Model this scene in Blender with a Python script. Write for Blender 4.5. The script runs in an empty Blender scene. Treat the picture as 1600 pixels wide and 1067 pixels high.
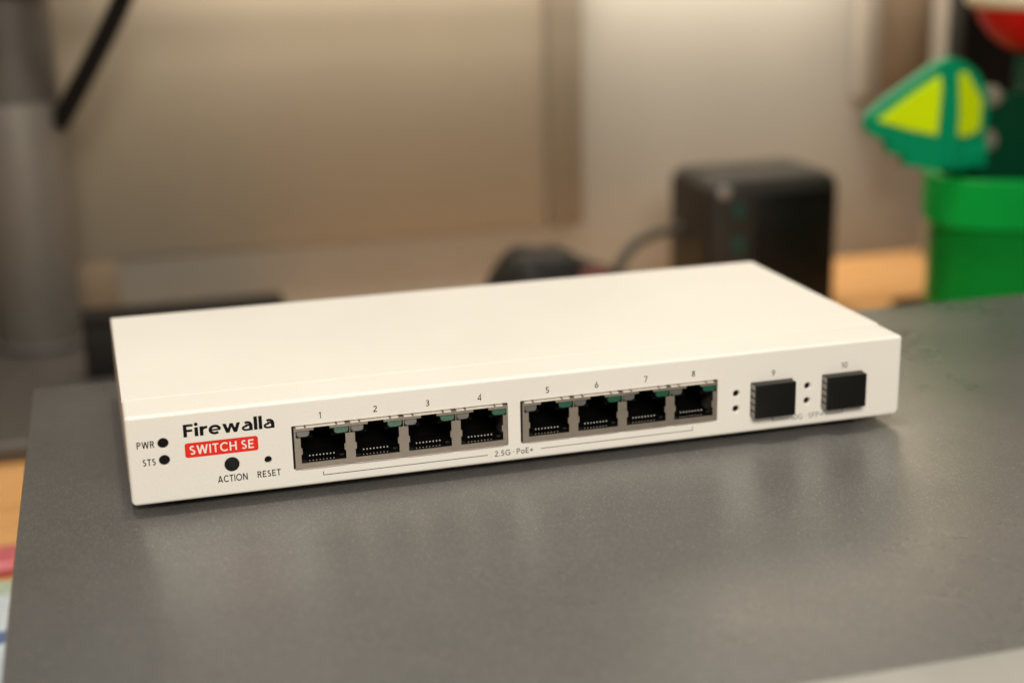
import bpy, bmesh, math, random
from mathutils import Vector, Matrix

random.seed(7)
MM = 0.001
S = bpy.context.scene
COL = S.collection
PI = math.pi

# ------------------------------------------------------------------ camera
cd = bpy.data.cameras.new("camera")
cam = bpy.data.objects.new("camera", cd)
COL.objects.link(cam)
S.camera = cam
cd.sensor_fit = 'HORIZONTAL'
cd.sensor_width = 36.0
cd.lens = 36.0 * 2332.93 / 1600.0
cd.clip_start = 0.02
cd.clip_end = 50.0
RX = Vector((0.95969, -0.28038, -0.01968))
RY = Vector((-0.09546, -0.25929, -0.96107))
RZ = Vector((0.26436, 0.92420, -0.27560))
m = Matrix.Identity(4)
for i, v in enumerate((RX, -RY, -RZ)):
    for j in range(3):
        m[j][i] = v[j]
m[0][3], m[1][3], m[2][3] = -4.0 * MM, -402.9 * MM, 157.2 * MM
cam.matrix_world = m
cd.dof.use_dof = True
cd.dof.focus_distance = 0.428
cd.dof.aperture_fstop = 52.49 / 8.8

# ------------------------------------------------------------------ world
w = bpy.data.worlds.new("World")
S.world = w
w.use_nodes = True
bg = w.node_tree.nodes["Background"]
bg.inputs[0].default_value = (1.0, 0.93, 0.81, 1)
bg.inputs[1].default_value = 0.15

# ------------------------------------------------------------------ lamps
def area(name, loc, target, sx, sy, power, col):
    l = bpy.data.lights.new(name, 'AREA')
    l.shape = 'RECTANGLE'
    l.size, l.size_y = sx * MM, sy * MM
    l.energy = power
    l.color = col
    o = bpy.data.objects.new(name, l)
    COL.objects.link(o)
    o.location = [c * MM for c in loc]
    d = (Vector(target) - Vector(loc)).normalized()
    o.rotation_euler = d.to_track_quat('-Z', 'Y').to_euler()
    return o

WARM = (1.0, 0.93, 0.81)
area("ceiling_lamp", (-60, 200, 1600), (120, 60, 0), 70, 70, 7.6, WARM)
area("ceiling_lamp", (150, 200, 1600), (120, 60, 0), 70, 70, 7.6, WARM)
area("front_room_lamp", (40, -720, 540), (120, 0, 0), 420, 240, 8.0, WARM)
area("monitor_bias_light", (365, 556, 205), (365, 600, 190), 660, 14, 3.9, WARM)

S.view_settings.view_transform = 'Standard'
S.view_settings.look = 'None'
S.view_settings.exposure = 0.0
S.view_settings.gamma = 1.0
S.cycles.use_denoising = True
S.cycles.max_bounces = 8

# ------------------------------------------------------------------ materials
class NT:
    def __init__(self, name):
        self.m = bpy.data.materials.new(name)
        self.m.use_nodes = True
        self.n = self.m.node_tree.nodes
        self.l = self.m.node_tree.links
        self.b = self.n["Principled BSDF"]
        self.tc = self.n.new("ShaderNodeTexCoord")

    def add(self, t, **kw):
        x = self.n.new(t)
        for k, v in kw.items():
            if k in x.inputs.keys():
                x.inputs[k].default_value = v
            else:
                setattr(x, k, v)
        return x

    def link(self, a, b):
        self.l.new(a, b)

    def noise(self, scale, detail=3.0, rough=0.5, vec=None):
        t = self.add("ShaderNodeTexNoise")
        t.inputs["Scale"].default_value = scale
        t.inputs["Detail"].default_value = detail
        t.inputs["Roughness"].default_value = rough
        self.link(vec or self.tc.outputs["Object"], t.inputs["Vector"])
        return t

    def ramp(self, src, stops):
        r = self.add("ShaderNodeValToRGB")
        e = r.color_ramp.elements
        while len(e) < len(stops):
            e.new(0.5)
        for k, (p, c) in enumerate(stops):
            e[k].position = p
            e[k].color = c if len(c) == 4 else (*c, 1)
        self.link(src, r.inputs[0])
        return r

    def bump(self, src, strength, dist):
        b = self.add("ShaderNodeBump")
        b.inputs["Strength"].default_value = strength
        b.inputs["Distance"].default_value = dist
        self.link(src, b.inputs["Height"])
        self.link(b.outputs[0], self.b.inputs["Normal"])
        return b


def mat(name, col, rough=0.5, metal=0.0, var=0.06, scale=60.0, bump=0.0, bscale=900.0, spec=0.5, coat=0.0,
        trans=0.0, sss=0.0):
    t = NT(name)
    n = t.noise(scale, 4.0)
    lo = tuple(max(0, c * (1 - var)) for c in col)
    hi = tuple(min(1, c * (1 + var)) for c in col)
    r = t.ramp(n.outputs["Fac"], [(0.3, lo), (0.7, hi)])
    t.link(r.outputs[0], t.b.inputs["Base Color"])
    rr = t.ramp(n.outputs["Fac"], [(0.3, (max(0, rough - .04),) * 3), (0.7, (min(1, rough + .04),) * 3)])
    t.link(rr.outputs[0], t.b.inputs["Roughness"])
    t.b.inputs["Metallic"].default_value = metal
    t.b.inputs["Specular IOR Level"].default_value = spec
    t.b.inputs["Coat Weight"].default_value = coat
    t.b.inputs["Transmission Weight"].default_value = trans
    if bump > 0:
        nb = t.noise(bscale, 3.0)
        t.bump(nb.outputs["Fac"], bump, 0.0004)
    return t.m


M = {}
M['white'] = mat("white_powder_coat", (0.80, 0.768, 0.712), 0.52, var=0.014, scale=25, bump=0.22, bscale=1400)
M['print'] = mat("black_print", (0.006, 0.006, 0.006), 0.7, var=0.1, spec=0.12)
M['print_grey'] = mat("grey_print", (0.07, 0.065, 0.06), 0.7, var=0.1, spec=0.12)
M['red'] = mat("red_print", (0.74, 0.028, 0.016), 0.6, var=0.03, spec=0.2)
M['white_print'] = mat("white_print", (0.86, 0.80, 0.74), 0.5, var=0.02)
M['shield'] = mat("nickel_shield", (0.33, 0.285, 0.24), 0.45, metal=0.7, var=0.05, scale=300)
M['shield_bright'] = mat("bright_nickel", (0.75, 0.68, 0.6), 0.35, metal=0.8, var=0.05, scale=300)
M['finger'] = mat('satin_spring_metal', (0.80, 0.74, 0.66), 0.5, metal=0.25, var=0.05, scale=300)
M['cage'] = mat('dull_cage_metal', (0.30, 0.28, 0.25), 0.5, metal=0.6, var=0.1, scale=400)
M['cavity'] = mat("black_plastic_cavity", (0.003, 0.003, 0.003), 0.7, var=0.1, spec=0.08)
M['black'] = mat("black_plastic", (0.007, 0.0065, 0.006), 0.38, var=0.15, bump=0.1, spec=0.25)
M['pin'] = mat("contact_glint", (0.62, 0.58, 0.52), 0.5, metal=0.0, var=0.05)  # pale matt colour stands in for the glint of metal contacts
M['led_clear'] = mat("clear_led_lens", (0.115, 0.11, 0.102), 0.15, var=0.1, coat=0.6)
M['led_green'] = mat("green_led_lens", (0.008, 0.085, 0.045), 0.15, var=0.1, coat=0.6)
M['lens'] = mat("dark_indicator_lens", (0.003, 0.002, 0.002), 0.35, var=0.1, spec=0.15)
M['rubber'] = mat("black_rubber", (0.015, 0.015, 0.015), 0.8)

def case_mat():
    t = NT("grey_textured_metal")
    big = t.noise(14.0, 4.0, 0.6)
    fine = t.noise(2600.0, 2.0)
    rc = t.ramp(big.outputs["Fac"], [(0.3, (0.165, 0.162, 0.158)), (0.75, (0.194, 0.190, 0.186))])
    vo = t.add("ShaderNodeTexVoronoi")
    vo.inputs["Scale"].default_value = 260.0
    t.link(t.tc.outputs["Object"], vo.inputs["Vector"])
    sp = t.ramp(vo.outputs["Distance"], [(0.05, (1, 1, 1)), (0.10, (0, 0, 0))])
    sel = t.add("ShaderNodeSeparateColor")
    t.link(vo.outputs["Color"], sel.inputs[0])
    gt = t.add("ShaderNodeMath", operation='GREATER_THAN')
    gt.inputs[1].default_value = 0.955
    t.link(sel.outputs[0], gt.inputs[0])
    mu = t.add("ShaderNodeMath", operation='MULTIPLY')
    t.link(sp.outputs[0], mu.inputs[0])
    t.link(gt.outputs[0], mu.inputs[1])
    # fine pale grain
    vg = t.add("ShaderNodeTexVoronoi")
    vg.inputs["Scale"].default_value = 1500.0
    t.link(t.tc.outputs["Object"], vg.inputs["Vector"])
    gr = t.ramp(vg.outputs["Distance"], [(0.0, (0.42, 0.40, 0.37)), (0.36, (0.0, 0.0, 0.0))])
    ad = t.add("ShaderNodeMixRGB", blend_type='ADD')
    ad.inputs[0].default_value = 0.62
    t.link(rc.outputs[0], ad.inputs[1])
    t.link(gr.outputs[0], ad.inputs[2])
    mx = t.add("ShaderNodeMixRGB")
    t.link(mu.outputs[0], mx.inputs[0])
    t.link(ad.outputs[0], mx.inputs[1])
    mx.inputs[2].default_value = (0.42, 0.40, 0.37, 1)
    t.link(mx.outputs[0], t.b.inputs["Base Color"])
    sm = t.noise(22.0, 5.0, 0.62)
    ro = t.ramp(sm.outputs["Fac"], [(0.3, (0.25,) * 3), (0.7, (0.37,) * 3)])
    t.link(ro.outputs[0], t.b.inputs["Roughness"])
    t.b.inputs["Metallic"].default_value = 0.42
    t.b.inputs["Specular IOR Level"].default_value = 0.55
    t.bump(fine.outputs["Fac"], 0.55, 0.00012)
    return t.m

M['case'] = case_mat()
M['trim'] = mat('pale_grey_trim', (0.33, 0.32, 0.295), 0.42, metal=0.2, var=0.03)

def wall_mat():
    t = NT("painted_wall")
    n = t.noise(9.0, 4.0)
    r = t.ramp(n.outputs["Fac"], [(0.3, (0.325, 0.297, 0.252)), (0.7, (0.345, 0.315, 0.267))])
    t.link(r.outputs[0], t.b.inputs["Base Color"])
    t.b.inputs["Roughness"].default_value = 0.85
    t.b.inputs["Specular IOR Level"].default_value = 0.2
    b = t.noise(240.0, 3.0)
    t.bump(b.outputs["Fac"], 0.2, 0.0008)
    return t.m

M['wall'] = wall_mat()
M['panel'] = mat('brown_wall_shade', (0.315, 0.270, 0.203), 0.8, var=0.03, scale=12, spec=0.2)  # tone of the wall in shadow, put into the sheet's colour
M['shade_edge'] = mat('darker_wall_shade', (0.235, 0.198, 0.145), 0.8, var=0.03, scale=12, spec=0.2)  # deeper tone for the dark band at the shadow's right edge

def wood_mat():
    t = NT("light_wood")
    mp = t.add("ShaderNodeMapping")
    mp.inputs["Scale"].default_value = (4.0, 60.0, 60.0)
    t.link(t.tc.outputs["Object"], mp.inputs["Vector"])
    n = t.noise(2.2, 6.0, 0.6, mp.outputs[0])
    r = t.ramp(n.outputs["Fac"], [(0.28, (0.56, 0.28, 0.095)), (0.5, (0.72, 0.38, 0.14)), (0.72, (0.80, 0.46, 0.18))])
    t.link(r.outputs[0], t.b.inputs["Base Color"])
    t.b.inputs["Roughness"].default_value = 0.5
    t.bump(n.outputs["Fac"], 0.15, 0.0004)
    return t.m

M['wood'] = wood_mat()
M['post'] = mat("grey_anodised_metal", (0.165, 0.15, 0.13), 0.55, metal=0.2, var=0.05)
M['post_dark'] = mat("dark_grey_metal", (0.095, 0.087, 0.08), 0.55, metal=0.2, var=0.06)
M['base'] = mat("charcoal_plate", (0.085, 0.075, 0.066), 0.5, metal=0.2, var=0.08)
M['dark'] = mat("matt_dark_plastic", (0.012, 0.010, 0.0085), 0.6, var=0.15, spec=0.25)
M['gloss'] = mat("gloss_black_plastic", (0.004, 0.0035, 0.003), 0.4, spec=0.25, var=0.1)
M['device_black'] = mat("satin_black_shell", (0.017, 0.0145, 0.012), 0.5, var=0.15)
M['charcoal'] = mat("charcoal_shell", (0.011, 0.0105, 0.010), 0.55, spec=0.3, var=0.15)
M['cable'] = mat("black_cable", (0.006, 0.005, 0.004), 0.6, spec=0.15)
M['cable_grey'] = mat("dark_grey_cable", (0.055, 0.048, 0.038), 0.6)
M['teal'] = mat("teal_indicator", (0.006, 0.055, 0.047), 0.4)
M['silver'] = mat("silver_button", (0.42, 0.40, 0.40), 0.3, metal=0.5)
M['red_dim'] = mat("dull_red_plastic", (0.13, 0.014, 0.010), 0.5)
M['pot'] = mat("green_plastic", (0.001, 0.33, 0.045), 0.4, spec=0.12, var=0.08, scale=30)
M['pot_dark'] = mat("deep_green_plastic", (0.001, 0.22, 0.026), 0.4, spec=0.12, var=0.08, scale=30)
M['leaf'] = mat("teal_green_plastic", (0.001, 0.29, 0.13), 0.45, spec=0.08, var=0.08, scale=30)
M['lime'] = mat("lime_plastic", (0.62, 0.86, 0.001), 0.45, spec=0.1, var=0.04, scale=30)
M['stem'] = mat("dark_green_plastic", (0.002, 0.05, 0.022), 0.5, spec=0.06, var=0.08, scale=30)
M['bud_red'] = mat("red_plastic", (0.55, 0.004, 0.004), 0.36, spec=0.25, var=0.06)
M['cream'] = mat("cream_plastic", (0.80, 0.72, 0.55), 0.4, var=0.03)
M['peg'] = mat("grey_plastic", (0.19, 0.17, 0.135), 0.6, spec=0.15, var=0.05)
M['brown'] = mat("brown_board_and_shade", (0.23, 0.165, 0.105), 0.6, var=0.08, scale=20)
M['greige'] = mat("greige_painted_post", (0.30, 0.262, 0.215), 0.65, spec=0.2, var=0.05)
M['pink'] = mat("pink_plastic", (0.62, 0.14, 0.17), 0.4, var=0.08)
M['paper'] = mat("pale_blue_paper", (0.62, 0.70, 0.76), 0.8, var=0.04)
M['mint'] = mat("mint_paper", (0.42, 0.52, 0.40), 0.8, var=0.04)
M['blue'] = mat("blue_print", (0.10, 0.16, 0.33), 0.7, var=0.05)
M['screen'] = mat("dark_screen", (0.012, 0.012, 0.013), 0.2)

# ------------------------------------------------------------------ object helpers
def root_loc(o):
    v = Vector((0, 0, 0))
    while o is not None:
        v += o.location
        o = o.parent
    return v

def thing(name, label, cat, loc, group=None):
    o = bpy.data.objects.new(name, None)
    o.empty_display_size = 0.01
    COL.objects.link(o)
    o.location = [c * MM for c in loc]
    o['label'] = label
    o['category'] = cat
    if group:
        o['group'] = group
    return o

def link_bm(name, bm, material, parent=None, origin=None, smooth=None):
    """bm is in world millimetres; origin (mm) becomes the object's own origin"""
    if parent is not None and origin is None:
        base = root_loc(parent)
        off = Vector((0, 0, 0))
    elif origin is not None:
        base = Vector(origin) * MM
        off = base - (root_loc(parent) if parent is not None else Vector((0, 0, 0)))
    else:
        base = Vector((0, 0, 0))
        off = base
    for v in bm.verts:
        v.co = v.co * MM - base
    me = bpy.data.meshes.new(name)
    bm.normal_update()
    bm.to_mesh(me)
    bm.free()
    mats = material if isinstance(material, (list, tuple)) else [material]
    for mm_ in mats:
        me.materials.append(mm_)
    if smooth is not None:
        me.shade_smooth()
        me.set_sharp_from_angle(angle=math.radians(smooth))
    o = bpy.data.objects.new(name, me)
    COL.objects.link(o)
    if parent is not None:
        o.parent = parent
    o.location = off
    return o

def tag(o, label, cat, group=None):
    o['label'] = label
    o['category'] = cat
    if group:
        o['group'] = group
    return o

def add_box(bm, x0, x1, y0, y1, z0, z1, bev=0.0, seg=2):
    b2 = bmesh.new()
    vs = [b2.verts.new((x, y, z)) for x in (x0, x1) for y in (y0, y1) for z in (z0, z1)]
    for f in ((0, 1, 3, 2), (4, 6, 7, 5), (0, 4, 5, 1), (2, 3, 7, 6), (0, 2, 6, 4), (1, 5, 7, 3)):
        b2.faces.new([vs[i] for i in f])
    bmesh.ops.recalc_face_normals(b2, faces=b2.faces)
    if bev > 0:
        bmesh.ops.bevel(b2, geom=list(b2.edges), offset=bev, segments=seg, profile=0.5, affect='EDGES')
    merge(bm, b2)

def merge(bm, b2, mi=None):
    mp = {}
    for v in b2.verts:
        mp[v] = bm.verts.new(v.co)
    for f in b2.faces:
        try:
            nf = bm.faces.new([mp[v] for v in f.verts])
            nf.material_index = f.material_index if mi is None else mi
            nf.smooth = f.smooth
        except ValueError:
            pass
    b2.free()

def box(name, dims, material, parent=None, bev=0.0, seg=2, smooth=None, origin=None):
    bm = bmesh.new()
    add_box(bm, *dims, bev=bev, seg=seg)
    return link_bm(name, bm, material, parent, origin, smooth if smooth is not None else (40 if bev > 0 else None))

def add_cyl(bm, c, axis, r, length, n=28, r2=None, bev=0.0, cap=True):
    """cylinder starting at c running along axis"""
    a = Vector(axis).normalized()
    u = a.orthogonal().normalized()
    v = a.cross(u)
    r2 = r if r2 is None else r2
    prof = [(0, r), (length, r2)] if bev <= 0 else [(0, r - bev), (bev * .3, r - bev * .3), (bev, r), (length - bev, r2), (length - bev * .3, r2 - bev * .3), (length, r2 - bev)]
    rings = []
    for h, rr in prof:
        rings.append([bm.verts.new(Vector(c) + a * h + (u * math.cos(2 * PI * k / n) + v * math.sin(2 * PI * k / n)) * rr) for k in range(n)])
    for q in range(len(rings) - 1):
        for k in range(n):
            bm.faces.new((rings[q][k], rings[q][(k + 1) % n], rings[q + 1][(k + 1) % n], rings[q + 1][k]))
    if cap:
        bm.faces.new(list(reversed(rings[0])))
        bm.faces.new(rings[-1])

def add_tube(bm, pts, r, n=12):
    pts = [Vector(p) for p in pts]
    rings = []
    up = None
    for i, p in enumerate(pts):
        d = (pts[min(i + 1, len(pts) - 1)] - pts[max(i - 1, 0)]).normalized()
        if up is None:
            up = d.orthogonal().normalized()
        up = (up - d * up.dot(d)).normalized()
        s = d.cross(up)
        rr = r[i] if isinstance(r, (list, tuple)) else r
        rings.append([bm.verts.new(p + (up * math.cos(2 * PI * k / n) + s * math.sin(2 * PI * k / n)) * rr) for k in range(n)])
    for q in range(len(rings) - 1):
        for k in range(n):
            bm.faces.new((rings[q][k], rings[q][(k + 1) % n], rings[q + 1][(k + 1) % n], rings[q + 1][k]))
    bm.faces.new(list(reversed(rings[0])))
    bm.faces.new(rings[-1])
    bmesh.ops.recalc_face_normals(bm, faces=bm.faces)

def bezier(p, n=16):
    p = [Vector(q) for q in p]
    out = []
    for i in range(n + 1):
        t = i / n
        q = list(p)
        while len(q) > 1:
            q = [q[k].lerp(q[k + 1], t) for k in range(len(q) - 1)]
        out.append(q[0])
    return out

def round_rect(x0, x1, z0, z1, radii, n=6):
    """radii: bl, br, tr, tl ; counter-clockwise from bottom left"""
    out = []
    cs = ((x0, z0, 1, 1, PI), (x1, z0, -1, 1, 1.5 * PI), (x1, z1, -1, -1, 0), (x0, z1, 1, -1, .5 * PI))
    for (cx, cz, sx, sz, a0), r in zip(cs, radii):
        r = max(r, 0.02)
        for k in range(n + 1):
            a = a0 + .5 * PI * k / n
            out.append((cx + sx * r + r * math.cos(a), cz + sz * r + r * math.sin(a)))
    return out

def circle(cx, cz, r, n=24):
    return [(cx + r * math.cos(2 * PI * k / n), cz + r * math.sin(2 * PI * k / n)) for k in range(n)]

def plate_with_holes(bm, outer, holes, y, depth, sinks=None):
    """flat face in the plane y=const with holes whose walls run back by depth; returns outer verts"""
    b2 = bmesh.new()
    edges = []
    loops = []
    for lp in [outer] + holes:
        vs = [b2.verts.new((x, y, z)) for x, z in lp]
        es = [b2.edges.new((vs[k], vs[(k + 1) % len(vs)])) for k in range(len(vs))]
        edges += es
        loops.append(vs)
    bmesh.ops.triangle_fill(b2, use_beauty=True, use_dissolve=False, edges=edges, normal=(0, -1, 0))
    for f in b2.faces:
        f.normal_update()
        if f.normal.y > 0:
            f.normal_flip()
    for li, vs in enumerate(loops[1:]):
        if sinks and sinks[li] > 0:
            c = sum((v.co for v in vs), Vector()) / len(vs)
            inner = []
            for v in vs:
                d = (v.co - c)
                q = c + d * ((d.length - sinks[li]) / d.length)
                inner.append(b2.verts.new((q.x, y + sinks[li], q.z)))
            for k in range(len(vs)):
                b2.faces.new((vs[k], vs[(k + 1) % len(vs)], inner[(k + 1) % len(vs)], inner[k]))
            vs = inner
        back = [b2.verts.new((v.co.x, y + depth, v.co.z)) for v in vs]
        n = len(vs)
        for k in range(n):
            b2.faces.new((vs[k], vs[(k + 1) % n], back[(k + 1) % n], back[k]))
    co = [v.co.copy() for v in loops[0]]
    merge(bm, b2)
    bm.verts.ensure_lookup_table()

# ------------------------------------------------------------------ stroke lettering
def arc(cx, cy, rx, ry, a0, a1, n=12):
    return [(cx + rx * math.cos(math.radians(a0 + (a1 - a0) * k / n)), cy + ry * math.sin(math.radians(a0 + (a1 - a0) * k / n))) for k in range(n + 1)]

def glyph(ch, t):
    """centre-line strokes of a geometric sans letter, cap height 1, stroke t -> (width, strokes)"""
    h = t / 2
    if ch == 'P':
        return .60, [[(h, 0), (h, 1)], [(h, 1 - h), (.34, 1 - h)] + arc(.34, .715, .26 - h, .285 - h, 90, -90) + [(h, .43 + h)]]
    if ch == 'R':
        return .64, [[(h, 0), (h, 1)], [(h, 1 - h), (.34, 1 - h)] + arc(.34, .73, .26 - h, .27 - h, 90, -90) + [(h, .46 + h)], [(.30, .46 + h), (.58, 0)]]
    s = t * 1.08
    if ch == 'W':
        return 1.12, [('slab', h, 1, .30, 0, s), ('slab', .30, 0, .56, 1, s), ('slab', .56, 1, .82, 0, s), ('slab', .82, 0, 1.12 - h, 1, s)]
    if ch == 'S':
        r = .265
        return .58, [arc(.285, 1 - r, .255 - h, r - h, 35, 180, 10)[0:] + arc(.285, 1 - r, .255 - h, r - h, 180, 250, 5)[1:] +
                     [(.29, .52)] + arc(.295, r + .01, .275 - h, r + .01 - h, 70, 0, 5) + arc(.295, r + .01, .275 - h, r + .01 - h, 0, -148, 10)[1:]]
    if ch == 'T':
        return .62, [[(0, 1 - h), (.62, 1 - h)], [(.31, 0), (.31, 1 - h)]]
    if ch == 'A':
        return .82, [('slab', h, 0, .41, 1, s), ('slab', .41, 1, .82 - h, 0, s), [(.19, .27), (.63, .27)]]
    if ch == 'C':
        return .82, [arc(.47, .5, .47 - h, .515 - h, 44, 316, 22)]
    if ch == 'G':
        return .88, [arc(.47, .5, .47 - h, .515 - h, 44, 330, 22) + [(.84 - h, .46), (.5, .46)]]
    if ch == 'I':
        return t, [[(h, 0), (h, 1)]]
    if ch == 'O':
        return .98, [arc(.49, .5, .49 - h, .515 - h, 0, 360, 32)]
    if ch == 'N':
        return .76, [[(h, 0), (h, 1)], ('slab', h, 1, .76 - h, 0, t * 1.2), [(.76 - h, 0), (.76 - h, 1)]]
    if ch == 'E':
        return .56, [[(h, 0), (h, 1)], [(h, 1 - h), (.55, 1 - h)], [(h, .51), (.51, .51)], [(h, h), (.56, h)]]
    if ch == 'F':
        q = t * .40 if t > .2 else h
        wd = .66 if t > .2 else .58
        return wd, [[(h, 0), (h, 1)], ('thin', 2 * q / t, [(h, 1 - q), (wd, 1 - q)]), ('thin', 2 * q / t, [(h, .49), (wd - .06, .49)])]
    if ch == 'H':
        return .72, [[(h, 0), (h, 1)], [(.72 - h, 0), (.72 - h, 1)], [(h, .52), (.72 - h, .52)]]
    if ch == 'l':
        return t, [[(h, 0), (h, 1.06)]]
    if ch == 'i':
        return t * 1.08, [[(h, 0), (h, .71)], ('thin', .54, arc(h, .945, t * .26, t * .30, 0, 360, 16))]
    if ch == 'r':
        return .50, [[(h, 0), (h, .74)], ('thin', .85, [(h, .40)] + arc(.44, .34, .44 - h, .40 - h * .85, 172, 76, 8))]
    if ch == 'e':
        return .84, [('thin', .84, arc(.42, .37, .42 - h * .84, .385 - h * .84, 0, 312, 28)), ('thin', .58, [(h * 1.0, .36), (.84 - h * .5, .36)])]
    if ch == 'w':
        return 1.20, [('slab', h, .74, .35, 0, t), ('slab', .35, 0, .60, .74, t * .86), ('slab', .60, .74, .85, 0, t * .86), ('slab', .85, 0, 1.20 - h, .74, t)]
    if ch == 'a':
        return .74, [[(.74 - h, 0), (.74 - h, .48)], ('thin', .78, [(.74 - h, .42)] + arc(.38, .455, .36 - h, .295 - h * .78, 0, 130, 12)),
                     ('thin', .66, [(.74 - h, .44), (.33, .44)] + arc(.30, .215, .30 - h * .66, .225 - h * .66, 90, 270, 14) + [(.44, h * .66 - .01), (.74 - h, .13)])]
    if ch == 'o':
        return .64, [arc(.32, .34, .32 - h, .355 - h, 0, 360, 24)]
    if ch == '1':
        return .34, [[(.27 - h, 0), (.27 - h, 1)], [(.25 - h, .93), (0, .74)]]
    if ch == '2':
        return .60, [arc(.29, .71, .27 - h, .29 - h, 165, -30, 12) + [(h, h)], [(0, h), (.58, h)]]
    if ch == '3':
        return .60, [arc(.27, .745, .25 - h, .255 - h, 150, -90, 12), arc(.27, .275, .29 - h, .275 - h, 90, -150, 12), [(.18, .49), (.30, .49)]]
    if ch == '4':
        return .68, [[(.50, 0), (.50, 1), (h * .6, .26), (.66, .26)]]
    if ch == '5':
        return .60, [[(.54, 1 - h), (.16, 1 - h), (.12, .56)] + arc(.28, .32, .30 - h, .32 - h, 118, -150, 14)]
    if ch == '6':
        return .62, [arc(.31, .31, .31 - h, .31 - h, 0, 360, 24), [(.09, .42), (.42, 1)]]
    if ch == '7':
        return .60, [[(0, 1 - h), (.58 - h, 1 - h), (.18, 0)]]
    if ch == '8':
        return .60, [arc(.30, .755, .24 - h, .245 - h, 0, 360, 20), arc(.30, .275, .30 - h, .275 - h, 0, 360, 24)]
    if ch == '9':
        return .62, [arc(.31, .69, .31 - h, .31 - h, 0, 360, 24), [(.53, .58), (.20, 0)]]
    if ch == '0':
        return .66, [arc(.33, .5, .33 - h, .51 - h, 0, 360, 28)]
    if ch == '.':
        return t * 1.2, [[(t * .6, 0), (t * .6, t * 1.2)]]
    if ch == '·':
        return t * 1.3, [[(t * .65, .44), (t * .65, .44 + t * 1.3)]]
    if ch == '+':
        return .62, [[(.31, .16), (.31, .74)], [(.02, .45), (.60, .45)]]
    return .30, []

def ribbon(pts, t):
    """mitred band around a polyline -> quads"""
    h = t / 2
    closed = len(pts) > 3 and (abs(pts[0][0] - pts[-1][0]) + abs(pts[0][1] - pts[-1][1])) < 1e-6
    if closed:
        pts = pts[:-1]
    P = [Vector(p) for p in pts]
    n = len(P)
    L, R = [], []
    for i in range(n):
        a = P[i - 1] if (i > 0 or closed) else None
        b = P[(i + 1) % n] if (i < n - 1 or closed) else None
        d1 = (P[i] - a).normalized() if a is not None else None
        d2 = (b - P[i]).normalized() if b is not None else None
        if d1 is None or d1.length == 0:
            d1 = d2
        if d2 is None or d2.length == 0:
            d2 = d1
        n1 = Vector((-d1.y, d1.x))
        n2 = Vector((-d2.y, d2.x))
        mi = (n1 + n2)
        mi = mi.normalized() if mi.length > 1e-5 else n1
        k = h / max(mi.dot(n1), 0.38)
        L.append(P[i] + mi * k)
        R.append(P[i] - mi * k)
    q = []
    for i in range(n if closed else n - 1):
        j = (i + 1) % n
        q.append((R[i], R[j], L[j], L[i]))
    return q

def text_bm(bm, s, x0, x1, z0, cap, t=0.13, gap=0.14, y=-0.03):
    """letters between x0 and x1 with the baseline at z0 on the front plate"""
    items, cx = [], 0.0
    for ch in s:
        if ch == ' ':
            cx += .30
            continue
        wd, st = glyph(ch, t)
        items.append((cx, st))
        cx += wd + gap
    cx -= gap
    sx = (x1 - x0) / (cx * cap)
    lay = 0
    for ox, st in items:
        for pl in st:
            lay += 1
            yy = y - 0.002 * (lay % 7)
            if pl[0] == 'slab':
                _, xa, za, xb, zb, wd = pl
                quads = [[Vector(q) for q in ((xa - wd / 2, za), (xa + wd / 2, za), (xb + wd / 2, zb), (xb - wd / 2, zb))]]
            elif pl[0] == 'thin':
                quads = ribbon(pl[2], t * pl[1])
            else:
                quads = ribbon(pl, t)
            for quad in quads:
                vs = [bm.verts.new((x0 + (ox + p.x) * cap * sx, yy, z0 + p.y * cap)) for p in quad]
                f = bm.faces.new(vs)
                f.normal_update()
                if f.normal.y > 0:
                    f.normal_flip()

def caption(name, s, x0, x1, z0, cap, parent, material, t=0.13, gap=0.14, y=-0.03):
    bm = bmesh.new()
    text_bm(bm, s, x0, x1, z0, cap, t, gap, y)
    return link_bm(name, bm, material, parent)

# ================================================================== THE SETTING
DZ = -100.0   # desk top
b = bmesh.new()
add_box(b, -1500, 2200, 600, 640, -900, 1500)
o = link_bm("wall", b, M['wall'])
o['kind'] = 'structure'

b = bmesh.new()
add_box(b, -1200, 1900, -420, 598, DZ - 30, DZ, bev=2)
tag(link_bm("desk", b, M['wood'], None, (0, 0, DZ), 40), "light orange wooden desk top carrying everything in the photo", "desk")

# ================================================================== GREY CASE
cs = thing("computer_case", "wide dark grey metal case lying flat on the wooden desk under the white switch", "computer case", (220, 0, DZ))
b = bmesh.new()
prof = [(-145, -2.0), (-146, -2.6), (-146, -97), (130, -97), (130, -3.2), (129.6, -2.35), (128.8, -2.0)]
# swept along x with rounded left and right ends
xs = [(-31.0, 1.2), (-30.65, 0.35), (-29.8, 0.0), (478.8, 0.0), (479.65, 0.35), (480.0, 1.2)]
rings = []
for x, ins in xs:
    ring = []
    for (y, z) in prof:
        yy = y + (ins if y < 0 else -ins)
        zz = z - (ins if z > -50 else -ins)
        ring.append(b.verts.new((x, yy, zz)))
    rings.append(ring)
for q in range(len(rings) - 1):
    for k in range(len(prof)):
        b.faces.new((rings[q][k], rings[q + 1][k], rings[q + 1][(k + 1) % len(prof)], rings[q][(k + 1) % len(prof)]))
b.faces.new(rings[0])
b.faces.new(list(reversed(rings[-1])))
bmesh.ops.recalc_face_normals(b, faces=b.faces)
link_bm("case_shell", b, M['case'], cs, None, 25)
b = bmesh.new()
tp = [(-145.1, -2.35), (-151.8, -6.2), (-153, -9), (-153, -95), (-146.2, -95), (-146.2, -3.2)]
tv = [[b.verts.new((x, y, z)) for y, z in tp] for x in (-31, 480)]
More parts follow.
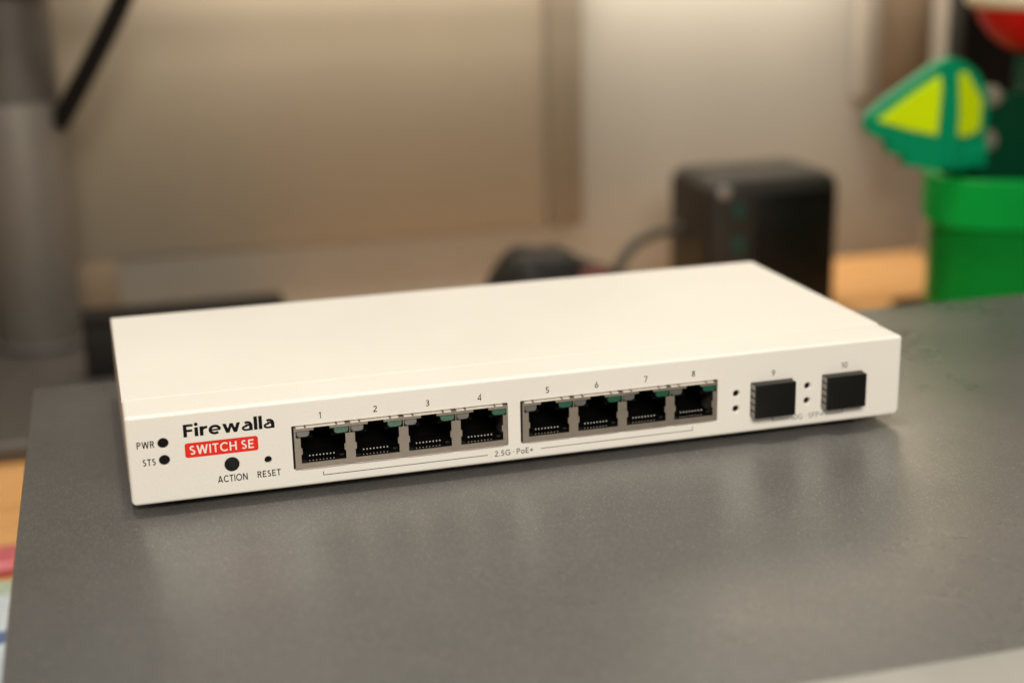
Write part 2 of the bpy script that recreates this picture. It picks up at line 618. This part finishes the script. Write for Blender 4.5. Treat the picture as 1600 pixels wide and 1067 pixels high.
for k in range(len(tp)):
    b.faces.new((tv[0][k], tv[1][k], tv[1][(k + 1) % len(tp)], tv[0][(k + 1) % len(tp)]))
b.faces.new(tv[0])
b.faces.new(list(reversed(tv[1])))
bmesh.ops.recalc_face_normals(b, faces=b.faces)
bmesh.ops.bevel(b, geom=[e for e in b.edges], offset=.35, segments=2, affect='EDGES')
cs.rotation_euler.z = math.radians(-0.9)
cs.location.z -= 0.4 * MM
link_bm("front_trim", b, M['trim'], cs, None, 40)
for x, y in ((-10, -125), (-10, 105), (455, -125), (455, 105)):
    b = bmesh.new()
    add_cyl(b, (x, y, DZ + .4), (0, 0, 1), 9, 2.8, bev=.5)
    link_bm("case_foot", b, M['rubber'], cs, (x, y, DZ), 40)

# ================================================================== NETWORK SWITCH
SW, SD, SH = 240.0, 111.7, 26.5
sw = thing("network_switch", "white metal network switch with a red badge and eight cable sockets", "network switch", (120, 55, -2.0))

def rect(x0, x1, z0, z1):
    return round_rect(x0, x1, z0, z1, (0.25,) * 4, 2)

BLK = [(46.1, 109.2), (113.9, 176.4)]
BZ0, BZ1 = 5.55, 18.0
CAGE = [(187.9, 201.9), (212.3, 226.2)]
CZ0, CZ1 = 5.2, 16.1
holes = []
for x0, x1 in BLK:
    holes.append(rect(x0 - 0.55, x1 + 0.30, BZ0 - 0.25, BZ1 + 0.50))
for x0, x1 in CAGE:
    holes.append(rect(x0 - 0.15, x1 + 0.15, CZ0 - 0.15, CZ1 + 0.15))
LEDH = [(9.9, 17.7, 1.5), (9.9, 12.7, 1.5), (28.3, 9.2, 2.1), (38.5, 9.35, 1.05)]
PIPE = [(183.1, 13.1, 1.0), (183.05, 8.15, 1.0), (207.35, 13.0, 1.0), (207.3, 8.15, 1.0)]
sinks = [0.0] * len(holes)
for c, sk in zip(LEDH + PIPE, (.15, .15, .15, .12, .38, .38, .38, .38)):
    holes.append(circle(c[0], c[1], c[2] + sk))
    sinks.append(sk)

b = bmesh.new()
RB = 0.95
steps = 5
def outline(ins):
    rr = (1.5, 1.9, 1.0, 1.0)
    return round_rect(ins, SW - ins, ins, SH - 0.3 - ins, [max(q - ins, 0.05) for q in rr], 6)
plate_with_holes(b, outline(RB + .25), holes, 0.0, 1.1, sinks)
prev = [b.verts.new((x, 0, z)) for x, z in outline(RB + .25)]
for k in range(steps + 1):
    a = .5 * PI * k / steps
    ins = RB * (1 - math.sin(a))
    y = RB * (1 - math.cos(a))
    ring = [b.verts.new((x, y, z)) for x, z in outline(ins)]
    if prev:
        n = len(ring)
        for q in range(n):
            b.faces.new((prev[q], prev[(q + 1) % n], ring[(q + 1) % n], ring[q]))
    prev = ring
ring = [b.verts.new((x, RB + 0.3, z)) for x, z in outline(0)]
n = len(ring)
for q in range(n):
    b.faces.new((prev[q], prev[(q + 1) % n], ring[(q + 1) % n], ring[q]))
prev = ring
ring = [b.verts.new((x, SD - 0.3, z)) for x, z in outline(0)]
for q in range(n):
    b.faces.new((prev[q], prev[(q + 1) % n], ring[(q + 1) % n], ring[q]))
b.faces.new(ring)
bmesh.ops.remove_doubles(b, verts=b.verts, dist=0.0008)
bmesh.ops.recalc_face_normals(b, faces=b.faces)
link_bm("chassis", b, M['white'], sw, None, 30)

# top cover: thin sheet laid over top, sides and back, its front edge is the seam
b = bmesh.new()
SEAM = 15.8
sec = [(-0.06, 1.6), (-0.06, SH - 1.3), (-0.06, SH - 0.75), (0.0, SH - 0.4), (0.16, SH - 0.225), (0.45, SH - .20), (1.2, SH - .20), (SW - 1.2, SH - .20), (SW - 0.45, SH - .20), (SW - .16, SH - 0.225), (SW, SH - .4),
       (SW + 0.06, SH - 0.75), (SW + .06, SH - 1.3), (SW + 0.06, 1.6),
       (SW + 0.01, 1.6), (SW + 0.01, SH - 0.9), (SW - 0.5, SH - 0.29), (0.5, SH - 0.29), (-0.01, SH - 0.9), (-0.01, 1.6)]
rings = []
for y, sc in ((SEAM, 0.06), (SEAM + 0.06, 0.0), (SEAM + .5, 0.0), (SD - 1.2, 0.0), (SD - 0.7, 0.0), (SD - 0.25, 0.06), (SD, 0.2)):
    rr = []
    for x, z in sec:
        xx = x
        zz = z
        if sc:
            if z > SH - 0.26:
                zz = max(z - sc, SH - 0.285)
            if x < -0.04:
                xx = x + min(sc, .04)
            if x > SW + 0.04:
                xx = x - min(sc, .04)
        rr.append(b.verts.new((xx, y, zz)))
    rings.append(rr)
for q in range(len(rings) - 1):
    for k in range(len(sec)):
        b.faces.new((rings[q][k], rings[q + 1][k], rings[q + 1][(k + 1) % len(sec)], rings[q][(k + 1) % len(sec)]))
b.faces.new(rings[0])
b.faces.new(list(reversed(rings[-1])))
bmesh.ops.recalc_face_normals(b, faces=b.faces)
link_bm("top_cover", b, M['white'], sw, None, 40)

# dark interior behind the openings of the front plate
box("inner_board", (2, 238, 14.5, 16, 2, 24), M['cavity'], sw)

for x, y in ((14, 14), (226, 14), (14, 98), (226, 98)):
    b = bmesh.new()
    add_cyl(b, (x, y, -2.4), (0, 0, 1), 5, 2.45)
    link_bm("rubber_foot", b, M['rubber'], sw, (x, y, -2.0), 40)

# ---- ethernet socket blocks
PITCH = 15.68
P0 = [[47.9 + PITCH * k for k in range(4)], [115.75 + 15.5 * k for k in range(4)]]
PW = [12.9, 12.7]

def port_hole(px, pw):
    zb, zm, zl, zt = 7.2, 14.9, 16.95, 17.72
    e = 1.28
    return [(px, zb), (px + pw, zb), (px + pw, 9.8), (px + pw - .38, 9.95), (px + pw - .38, 11.7), (px + pw, 11.85), (px + pw, zm), (px + pw + e, zm), (px + pw + e, zl),
            (px + 8.5, zl), (px + 8.5, zt), (px + 3.9, zt), (px + 3.9, zl),
            (px - e, zl), (px - e, zm), (px, zm), (px, 11.85), (px + .38, 11.7), (px + .38, 9.95), (px, 9.8)]

YS = -0.55
for bi, (x0, x1) in enumerate(BLK):
    b = bmesh.new()
    hs = [port_hole(px, PW[bi]) for px in P0[bi]]
    out = [(x0, BZ0), (x1, BZ0), (x1, BZ1), (x0, BZ1)]
    plate_with_holes(b, out, hs, YS, 0.5)
    # top, sides and bottom of the can, the top broken by slots
    for (xa, xb, za, zb) in ((x0, x0 + .3, BZ0, BZ1), (x1 - .3, x1, BZ0, BZ1)):
        add_box(b, xa, xb, YS + .004, 11, za + .002, zb - .002)
    add_box(b, x0 + .302, x1 - .302, YS + .004, 11, BZ0 + .002, BZ0 + .3)
    add_box(b, x0 + .302, x1 - .302, YS + .5, 11, BZ1 - .35, BZ1 - .04)
    link_bm("socket_shield", b, M['shield'], sw, None, None)
    # bent spring fingers along the top edge
    segs = []
    for px in P0[bi]:
        segs += [(px - 1.15, px + 1.2), (px + 1.75, px + 10.2), (px + 10.75, px + 12.9)]
    proto = None
    for xa, xb in segs:
        f = box("spring_finger", (xa, min(xb, x1 - .1), YS - .14, 3.0, BZ1 - .26, BZ1 + .14), M['finger'], sw, bev=.04, seg=1)
    for xa, xb in [(px - .2, px + PW[bi] + .2) for px in P0[bi]]:
        box("lower_finger", (xa, xb, YS - .06, 2.0, BZ0 - .14, BZ0 - .01), M['shield_bright'], sw)

def make_port(px, pw):
    """one socket, built at px; returns the part with its sub-parts"""
    b = bmesh.new()
    x0, x1, z0, z1, y0, y1 = px - 1.4, px + pw + 1.4, 6.9, 17.75, YS + .52, 12.5
    # five inner walls
    vs = {}
    def v(x, y, z):
        return b.verts.new((x, y, z))
    for quad in (((x0, y0, z0), (x0, y1, z0), (x0, y1, z1), (x0, y0, z1)), ((x1, y0, z0), (x1, y0, z1), (x1, y1, z1), (x1, y1, z0)),
                 ((x0, y0, z0), (x1, y0, z0), (x1, y1, z0), (x0, y1, z0)), ((x0, y0, z1), (x0, y1, z1), (x1, y1, z1), (x1, y0, z1)),
                 ((x0, y1, z0), (x1, y1, z0), (x1, y1, z1), (x0, y1, z1))):
        b.faces.new([v(*q) for q in quad])
    # plastic web between lamps and the plug opening
    add_box(b, px - 1.3, px + 3.7, YS + 1.2, 11, 14.3, 14.85)
    add_box(b, px + pw - 3.9, px + pw + 1.3, YS + 1.2, 11, 14.3, 14.85)
    # sill that carries the contacts
    add_box(b, px + .1, px + pw - .1, YS + 1.3, 6, 6.95, 7.5)
    p = link_bm("ethernet_port", b, M['cavity'], sw, (px, YS, 7.2))
    b = bmesh.new()
    for k in range(8):
        xx = px + 2.5 + k * 1.0
        add_box(b, xx - .17, xx + .17, YS + 1.0, YS + 1.2, 8.8, 9.15, bev=.05, seg=1)
        add_box(b, xx - .2, xx + .02, YS + .85, YS + 1.05, 7.42, 7.62, bev=.04, seg=1)
    c = link_bm("contact_pins", b, M['pin'], p, (px, YS, 7.2))
    c['kind'] = 'stuff'
    b = bmesh.new()
    add_box(b, px + .4, px + 1.5, YS + .9, YS + 1.25, 7.3, 7.75, bev=.1)
    add_box(b, px + pw - 1.8, px + pw - .5, YS + .9, YS + 1.25, 7.9, 8.5, bev=.1)
    link_bm("moulded_tab", b, M['charcoal'], p, (px, YS, 7.2), 40)
    for nm, xa, xb, mt in (("clear_led", px - 1.15, px + 2.7, M['led_clear']), ("green_led", px + pw - 3.3, px + pw + 1.15, M['led_green'])):
        b = bmesh.new()
        # rounded-bottom light bar
        pr = round_rect(xa, xb, 14.95, 16.9, (1.1, 1.1, .15, .15), 5)
        fr = [b.verts.new((x, YS + .18, z)) for x, z in round_rect(xa + .22, xb - .22, 15.17, 16.75, (.9, .9, .1, .1), 5)]
        r1 = [b.verts.new((x, YS + .42, z)) for x, z in pr]
        r2 = [b.verts.new((x, 9, z)) for x, z in pr]
        nn = len(pr)
        b.faces.new(fr)
        for q in range(nn):
            b.faces.new((fr[q], r1[q], r1[(q + 1) % nn], fr[(q + 1) % nn]))
            b.faces.new((r1[q], r2[q], r2[(q + 1) % nn], r1[(q + 1) % nn]))
        bmesh.ops.recalc_face_normals(b, faces=b.faces)
        link_bm(nm, b, mt, p, (px, YS, 7.2), 30)
    return p

src = make_port(P0[0][0], PW[0])
kids = list(src.children)
for bi in (0, 1):
    for k, px in enumerate(P0[bi]):
        if bi == 0 and k == 0:
            continue
        c = src.copy()
        COL.objects.link(c)
        c.parent = sw
        c.location = src.location + Vector(((px - P0[0][0]) * MM, 0, 0))
        if bi == 1:
            c.scale = (PW[1] / PW[0], 1, 1)
        for ch in kids:
            d = ch.copy()
            COL.objects.link(d)
            d.parent = c

# ---- fibre cages with dust plugs
def make_cage(x0, x1):
    b = bmesh.new()
    z0, z1, yf = CZ0, CZ1, -2.7
    t = .28
    # four walls; the left and top ones are cut into spring fingers
    zz = z0
    nfin = 5
    step = (z1 - z0) / nfin
    for k in range(nfin):
        add_box(b, x0, x0 + t, yf, 9, z0 + k * step + .28, z0 + (k + 1) * step - .28, bev=.06, seg=1)
        add_box(b, x1 - t, x1, yf, 9, z0 + k * step + .28, z0 + (k + 1) * step - .28, bev=.06, seg=1)
    add_box(b, x0 + .4, x1 - .4, -.25, 9, z1 - .2, z1 + .05)
    p = link_bm("fibre_cage", b, M['cage'], sw, (x0, 0, z0))
    b = bmesh.new()
    add_box(b, x0 + .36, x1 - .34, -.31, 8, z0 + .32, z1 - .32)
    add_box(b, x0 + .3, x1 - .25, -3.5, -.3, z0 + .1, z1 + .02, bev=.3, seg=3)
    link_bm("dust_plug", b, M['black'], p, (x0, 0, z0), 40)
    return p

cg = make_cage(*CAGE[0])
c = cg.copy()
COL.objects.link(c)
c.parent = sw
c.location = cg.location + Vector(((CAGE[1][0] - CAGE[0][0]) * MM, 0, 0))
for ch in cg.children:
    d = ch.copy()
    COL.objects.link(d)
    d.parent = c

# ---- indicator lenses, button, pinhole
for cx, cz, r in (LEDH[0], LEDH[1]):
    b = bmesh.new()
    add_cyl(b, (cx, .75, cz), (0, 1, 0), r - .05, 3)
    link_bm("indicator_lens", b, M['lens'], sw, (cx, 0, cz), 40)
cx, cz, r = LEDH[2]
b = bmesh.new()
add_cyl(b, (cx, 4, cz), (0, -1, 0), r - .12, 4.25, bev=.25)
link_bm("action_button", b, M['black'], sw, (cx, 0, cz), 40)
cx, cz, r = LEDH[3]
b = bmesh.new()
add_cyl(b, (cx, 1.3, cz), (0, 1, 0), r - .1, 2)
link_bm("reset_button", b, M['lens'], sw, (cx, 0, cz), 40)
for cx, cz, r in PIPE:
    b = bmesh.new()
    add_cyl(b, (cx, 1.12, cz), (0, 1, 0), r - .02, 2)
    link_bm("light_pipe", b, M['lens'], sw, (cx, 0, cz), 40)

# ---- print on the front plate
caption("printed_name", "Firewalla", 15.6, 40.9, 18.75, 3.72, sw, M['print'], t=.24, gap=.085)
b = bmesh.new()
pr = round_rect(15.65, 36.0, 12.6, 16.95, (.75,) * 4, 6)
b.faces.new([b.verts.new((x, -.02, z)) for x, z in pr])
for f in b.faces:
    f.normal_update()
    if f.normal.y > 0:
        f.normal_flip()
rb = link_bm("red_badge", b, M['red'], sw, (15.65, 0, 12.6))
caption("badge_lettering", "SWITCH SE", 16.9, 34.75, 13.45, 2.62, rb, M['white_print'], t=.155, gap=.15, y=-.045)
caption("power_caption", "PWR", 2.75, 7.5, 16.75, 2.0, sw, M['print'], t=.155)
caption("status_caption", "STS", 3.95, 7.5, 11.6, 2.0, sw, M['print'], t=.155, gap=.16)
caption("action_caption", "ACTION", 24.05, 32.4, 4.15, 2.05, sw, M['print'], t=.155)
caption("reset_caption", "RESET", 35.2, 41.8, 4.3, 1.95, sw, M['print'], t=.155, gap=.17)
for s, cx, cz in (("1", 54.0, 21.0), ("2", 69.9, 21.05), ("3", 85.4, 21.05), ("4", 101.0, 21.0), ("5", 121.85, 21.05), ("6", 137.3, 21.0), ("7", 153.1, 21.1), ("8", 168.6, 21.15),
                  ("9", 195.4, 18.6), ("10", 219.9, 18.6)):
    w_ = {'1': .55, '10': 2.0}.get(s, 1.15)
    caption("port_number", s, cx - w_ / 2, cx + w_ / 2, cz - .95, 1.9, sw, M['print'] if int(s) < 9 else M['print_grey'], t=.14)

def bracket(xa, xb, z, mt, tick):
    b = bmesh.new()
    hw = .10
    def q(x0, x1, z0, z1, y):
        f = b.faces.new([b.verts.new(c) for c in ((x0, y, z0), (x1, y, z0), (x1, y, z1), (x0, y, z1))])
    q(xa, xb, z - hw, z + hw, -.03)
    if tick < 0:
        q(xa, xa + 2 * hw, z + hw, z + 1.1, -.03)
    else:
        q(xb - 2 * hw, xb, z + hw, z + 1.1, -.03)
    return link_bm("bracket_line", b, mt, sw)

bracket(53.9, 103.1, 2.8, M['print'], -1)
bracket(119.5, 168.6, 2.95, M['print_grey'], 1)
caption("speed_caption", "2.5G · PoE+", 105.2, 117.2, 2.05, 1.75, sw, M['print'], t=.13, gap=.16)
bracket(195.4, 200.9, 2.95, M['print_grey'], -1)
bracket(213.9, 219.9, 2.95, M['print_grey'], 1)
caption("speed_caption", "10G · SFP+", 202.0, 213.0, 2.35, 1.75, sw, M['print_grey'], t=.11, gap=.16)

# ================================================================== LEFT BACKGROUND
st = thing("monitor_stand", "thick grey round monitor post on a charcoal base plate at the left", "monitor stand", (-38, 517, DZ))
b = bmesh.new()
add_box(b, -190, 112, 335, 585, DZ, DZ + 11, bev=3, seg=3)
link_bm("base_plate", b, M['base'], st, None, 40)
b = bmesh.new()
add_cyl(b, (-38, 517, DZ + 11), (0, 0, 1), 25.5, 147, n=48, bev=1.2)
link_bm("lower_sleeve", b, M['post'], st, None, 40)
b = bmesh.new()
add_cyl(b, (-38, 517, DZ + 158), (0, 0, 1), 24.6, 330, n=48)
link_bm("upper_post", b, M['post_dark'], st, None, 40)
b = bmesh.new()
add_cyl(b, (-38, 517, DZ + 11), (0, 0, 1), 28.5, 5, n=48, bev=1.0)
link_bm("post_collar", b, M['post_dark'], st, None, 40)

mo = thing("monitor", "wide unseen monitor added above the desk on the grey post to shade the wall", "monitor", (60, 500, 122))  # unseen, added above the view to cast shade on the wall
box("added_back_shell", (-330, 322, 486, 498, 118, 520), M['dark'], mo, bev=3)
box("screen", (-324, 316, 484.5, 486.5, 126, 514), M['screen'], mo)  # part of the added unseen monitor
box("added_mount_bracket", (-66, -10, 496, 512, 250, 350), M['post_dark'], mo, bev=1)

b = bmesh.new()
add_tube(b, bezier([(-16, 506, 44), (-4, 503, 62), (14, 500, 93), (37, 500, 122), (62, 503, 180), (64, 506, 240)], 20), 6.0)
tag(link_bm("cable", b, M['cable'], None, (-16, 506, 44), 60), "thick black cable slanting up to the right from the grey post", "cable")

fb = thing("flat_box", "low black box on the charcoal base plate behind the left end of the white switch", "box", (45, 439, DZ + 11))
box("box_body", (-13, 99, 428, 450, DZ + 11, -58), M['dark'], fb, bev=2.5, seg=3)
box("box_lid", (-13.5, 99.5, 427.5, 450.5, -57.5, -53), M['dark'], fb, bev=1.2)

tag(box("eraser", (-80, -44, 195, 217, DZ, DZ + 6), M['pink'], None, bev=3, seg=3, origin=(-60, 203, DZ)), "small pink rounded block on the wood at the left edge", "eraser")
pb = thing("booklet", "pale blue printed booklet lying beside the grey case at the far left", "booklet", (-100, 130, DZ))
box("cover", (-190, -38, 40, 172, DZ, DZ + 3), M['paper'], pb, bev=.4)
box("mint_strip", (-190, -38, 168, 188, DZ, DZ + 1.6), M['mint'], pb)
box("blue_band", (-188, -39, 128, 138, DZ + 3.02, DZ + 3.2), M['blue'], pb)

# ================================================================== MIDDLE BACKGROUND
hd = thing("handheld_device", "rounded black handheld device with a dull red mark lying behind the white switch", "gadget", (265, 430, DZ))
# hull built from cross sections along x
secs = [(217, 5, -96, -62), (219, 15, -98, -55), (224, 22, -99, -47), (231, 26, -99, -38), (237, 28, -99, -33.5), (243, 28.5, -99, -32.8), (250, 28.5, -99, -34.8), (256, 28, -99, -34.8), (263, 27, -99, -33.5), (269, 25, -99, -36), (277, 22, -99, -42), (287, 19, -98, -45.5), (299, 16, -97, -50), (310, 11, -95, -57), (316, 6, -92, -66), (318, 2, -90, -72)]
b = bmesh.new()
rings = []
for x, wy, za, zb in secs:
    rr = []
    for k in range(20):
        a = 2 * PI * k / 20
        ca, sa = math.cos(a), math.sin(a)
        ex = 0.7
        yy = 425 + wy * math.copysign(abs(ca) ** ex, ca)
        zz = (za + zb) / 2 + (zb - za) / 2 * math.copysign(abs(sa) ** ex, sa)
        rr.append(b.verts.new((x, yy, zz)))
    rings.append(rr)
for q in range(len(rings) - 1):
    for k in range(20):
        b.faces.new((rings[q][k], rings[q + 1][k], rings[q + 1][(k + 1) % 20], rings[q][(k + 1) % 20]))
b.faces.new(rings[0])
b.faces.new(rings[-1])
bmesh.ops.recalc_face_normals(b, faces=b.faces)
link_bm("device_shell", b, M['charcoal'], hd, None, 60)
b = bmesh.new()
add_box(b, 268, 287, 402, 416, -58, -45.5, bev=1.5)
link_bm("red_mark", b, M['red_dim'], hd, None, 40)

b = bmesh.new()
add_tube(b, bezier([(306, 450, -96), (311, 470, -75), (318, 478, -44), (340, 482, -45), (366, 484, -41)], 22), 3.4)
tag(link_bm("cord", b, M['cable_grey'], None, (306, 450, -96), 60), "dark grey cord arching from the handheld device to the black box", "cord")

bx = thing("storage_box", "upright black electronic box with two teal marks behind the right of the switch", "storage device", (407, 475, DZ))
box("box_shell", (365.5, 458, 440, 510, DZ + 3, -4), M['device_black'], bx, bev=11, seg=6)
box("front_door", (397, 452, 437.5, 441, DZ + 8, -15), M['gloss'], bx, bev=1, seg=2)
for z in (-25, -47):
    box("teal_mark", (382.5, 390, 438.8, 440.8, z - 5, z + 5), M['teal'], bx, bev=.6)
b = bmesh.new()
add_cyl(b, (376.5, 441.5, -12), (0, -1, 0), 4, 2.2, bev=.5)
link_bm("silver_button", b, M['silver'], bx, None, 40)
for x, y in ((375, 450), (448, 450), (375, 500), (448, 500)):
    b = bmesh.new()
    add_cyl(b, (x, y, DZ), (0, 0, 1), 5, 3.4)
    link_bm("foot", b, M['rubber'], bx, None, 40)

# ================================================================== RIGHT BACKGROUND
pt = thing("planter", "bright green square plastic planter with a wide rim on the desk", "planter", (494, 319, DZ))
def turn(b):
    bmesh.ops.rotate(b, verts=b.verts, cent=(434, 300, 0), matrix=Matrix.Rotation(math.radians(-27), 3, 'Z'))
def square_pot(name, x0, x1, y0, y1, z0, z1, r, mt, wall=0):
    b = bmesh.new()
    def ring(ins, z):
        return [b.verts.new((x, y, z)) for x, y in round_rect(x0 + ins, x1 - ins, y0 + ins, y1 - ins, (max(r - ins, .5),) * 4, 4)]
    rs = [ring(.8, z0), ring(0, z0 + .8), ring(0, z1 - .8), ring(.8, z1)]
    if wall:
        rs += [ring(wall, z1), ring(wall, z1 - 12)]
    for q in range(len(rs) - 1):
        n = len(rs[q])
        for k in range(n):
            b.faces.new((rs[q][k], rs[q][(k + 1) % n], rs[q + 1][(k + 1) % n], rs[q + 1][k]))
    b.faces.new(rs[0])
    b.faces.new(rs[-1])
    bmesh.ops.recalc_face_normals(b, faces=b.faces)
    turn(b)
    return link_bm(name, b, mt, pt, None, 40)
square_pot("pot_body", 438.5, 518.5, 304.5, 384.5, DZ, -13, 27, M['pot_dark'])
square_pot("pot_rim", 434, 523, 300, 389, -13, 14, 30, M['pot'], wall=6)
b = bmesh.new()
sp_ = round_rect(440.3, 516.7, 306.3, 382.7, (24,) * 4, 5)
lo_, hi_ = [[b.verts.new((x, y, z)) for x, y in sp_] for z in (2.5, 4.5)]
b.faces.new(list(reversed(lo_)))
b.faces.new(hi_)
for k in range(len(sp_)):
    b.faces.new((lo_[k], lo_[(k + 1) % len(sp_)], hi_[(k + 1) % len(sp_)], hi_[k]))
turn(b)
link_bm("soil_plate", b, M['stem'], pt)

pl = thing("toy_plant", "toy plant with a lime and teal leaf and red bud in the green planter", "toy plant", (482, 345, 4))
b = bmesh.new()
add_cyl(b, (517, 338, 4.5), (0, 0, 1), 9, 80, n=12)
add_cyl(b, (485, 342, 4.5), (-.25, -.05, 1), 12, 34, n=12, r2=9)
link_bm("stem", b, M['stem'], pl, None, 40)

def prism_poly(bm, pts, back, mi=0):
    """pts: list of (x,y,z) front outline; back: offset vector"""
    f = [bm.verts.new(p) for p in pts]
    k = [bm.verts.new(Vector(p) + Vector(back)) for p in pts]
    n = len(pts)
    bm.faces.new(f)
    bm.faces.new(list(reversed(k)))
    for q in range(n):
        bm.faces.new((f[q], k[q], k[(q + 1) % n], f[(q + 1) % n]))
    bmesh.ops.recalc_face_normals(bm, faces=bm.faces)

# leaf: two halves folded along the midrib, each a thick faceted slab
LY = 300.0
def L(x, z, dy):
    return (x, LY + dy, z)
midT, midB = (434.5, 79.0), (440, 20)
left = [(437.5, 79.5), (427, 74.5), (412, 64), (401, 56.5), (393, 49.5), (392.5, 42), (399, 37.5), (403.5, 37), (405.5, 29.5), (413, 28), (415.5, 22), (426, 20.5), (439, 19)]
right = [(437.5, 79.5), (447, 76.5), (457, 70), (465, 60), (467.5, 48), (466, 33), (461, 31), (460, 20), (452, 17.5), (439, 19)]
def fold(p, k, off=0.0):
    x, z = p
    return L(x + 5.5, z, abs(x - 438.5) * k + off)
b = bmesh.new()
prism_poly(b, [fold(p, .16) for p in left], (1, 9, 0))
bmesh.ops.bevel(b, geom=list(b.edges), offset=.7, segments=2, affect='EDGES')
lf = link_bm("leaf_half", b, M['leaf'], pl, None, 40)
b = bmesh.new()
prism_poly(b, [fold(p, .30) for p in right], (-1, 9, 0))
bmesh.ops.bevel(b, geom=list(b.edges), offset=.7, segments=2, affect='EDGES')
rf = link_bm("leaf_half", b, M['leaf'], pl, None, 40)
b = bmesh.new()
prism_poly(b, [fold(p, .16, -1.8) for p in [(397.5, 47.5), (415, 60), (430.5, 70), (431.5, 64), (430.5, 38.5), (415, 42)]], (0, 3, 0))
bmesh.ops.bevel(b, geom=list(b.edges), offset=.5, segments=2, affect='EDGES')
link_bm("lime_panel", b, M['lime'], lf, None, 40)
b = bmesh.new()
prism_poly(b, [fold(p, .30, -1.8) for p in [(441.5, 70), (447, 71), (455, 61), (460, 55), (459.5, 39), (450, 36.5), (441.5, 38)]], (0, 3, 0))
bmesh.ops.bevel(b, geom=list(b.edges), offset=.5, segments=2, affect='EDGES')
link_bm("lime_panel", b, M['lime'], rf, None, 40)
b = bmesh.new()
add_box(b, 447, 470, LY + 3, LY + 14, 18.5, 33, bev=1.2)
link_bm("leaf_brick", b, M['leaf'], rf, None, 40)
b = bmesh.new()
add_tube(b, [(442.8, LY - 1.5, 78), (443.7, LY - 2, 50), (444.5, LY - 1, 21)], [1.8, 3.2, 2.6], 10)
link_bm("midrib", b, M['leaf'], pl, None, 60)
b = bmesh.new()
add_tube(b, [(452, LY + 12, 30), (470, 325, 20), (488, 343, 12)], 6, 10)
link_bm("leaf_stalk", b, M['stem'], pl, None, 60)
for x, z in ((476, 55.5), (475, 31.5)):
    b = bmesh.new()
    add_cyl(b, (x, 317, z), (-.15, -1, .1), 6, 7, n=20, bev=.8)
    link_bm("round_peg", b, M['peg'], pl, None, 40)
b = bmesh.new()
prism_poly(b, [(474, 322, 5), (540, 322, 5), (540, 322, 84), (511, 322, 84), (504, 322, 56), (481, 323, 50)], (2, 12, 0))
link_bm("stem_sheath", b, M['stem'], pl, None, None)
# red bud with a cream rim
b = bmesh.new()
bmx, bmy = 519, 338
pr = [(4, 74), (14, 77), (24, 84), (31, 93), (35, 103), (36, 110), (33, 110)]
rings = []
for r, z in pr:
    rings.append([b.verts.new((bmx + r * math.cos(2 * PI * k / 32), bmy + r * math.sin(2 * PI * k / 32), z)) for k in range(32)])
for q in range(len(rings) - 1):
    for k in range(32):
        b.faces.new((rings[q][k], rings[q][(k + 1) % 32], rings[q + 1][(k + 1) % 32], rings[q + 1][k]))
b.faces.new(list(reversed(rings[0])))
b.faces.new(rings[-1])
bmesh.ops.recalc_face_normals(b, faces=b.faces)
link_bm("red_bud", b, M['bud_red'], pl, None, 50)
b = bmesh.new()
add_cyl(b, (bmx, bmy, 101), (0, 0, 1), 40, 13, n=36, bev=5)
link_bm("bud_rim", b, M['cream'], pl, None, 50)

bd = thing("wall_shade", "large brown beige sheet standing in for the shadow on the wall left of the black box", "panel", (178, 598, -57))
box("shade_face", (-400, 309.5, 594.5, 599, -57, 380), M['panel'], bd, bev=.8)  # sheet cut to the outline of the shadow on the wall
box("shade_face", (-400, 12, 594.5, 599, DZ, -57.4), M['brown'], bd, bev=.8)  # lower left piece darkens the wall where the post's shadow falls
box("shade_band", (310, 336, 593, 599, -57, 380), M['shade_edge'], bd, bev=.8)  # darker strip in place of the shadow's dark right band
pn = thing("upright_panel", "black upright panel standing behind the toy plant at the right edge", "panel", (545, 430, DZ))
box("panel_board", (526, 575, 420, 440, DZ + 4, 170), M['gloss'], pn, bev=2)
box("panel_foot", (505, 590, 405, 455, DZ, DZ + 5), M['gloss'], pn, bev=1)
tag(box("greige_post", (601, 617, 555, 580, DZ, 330), M['greige'], None, bev=1.5, origin=(609, 567, DZ)), "slim greige upright post between the brown board and black panel", "post")
bb = thing("wall_board", "brown board hung on the wall above the teal leaf", "board", (585, 590, 60))
box("board_face", (563, 612, 585, 596, 28, 200), M['brown'], bb, bev=1)
box("board_edge", (545, 562, 580, 597, 20, 205), M['greige'], bb, bev=3, seg=3)
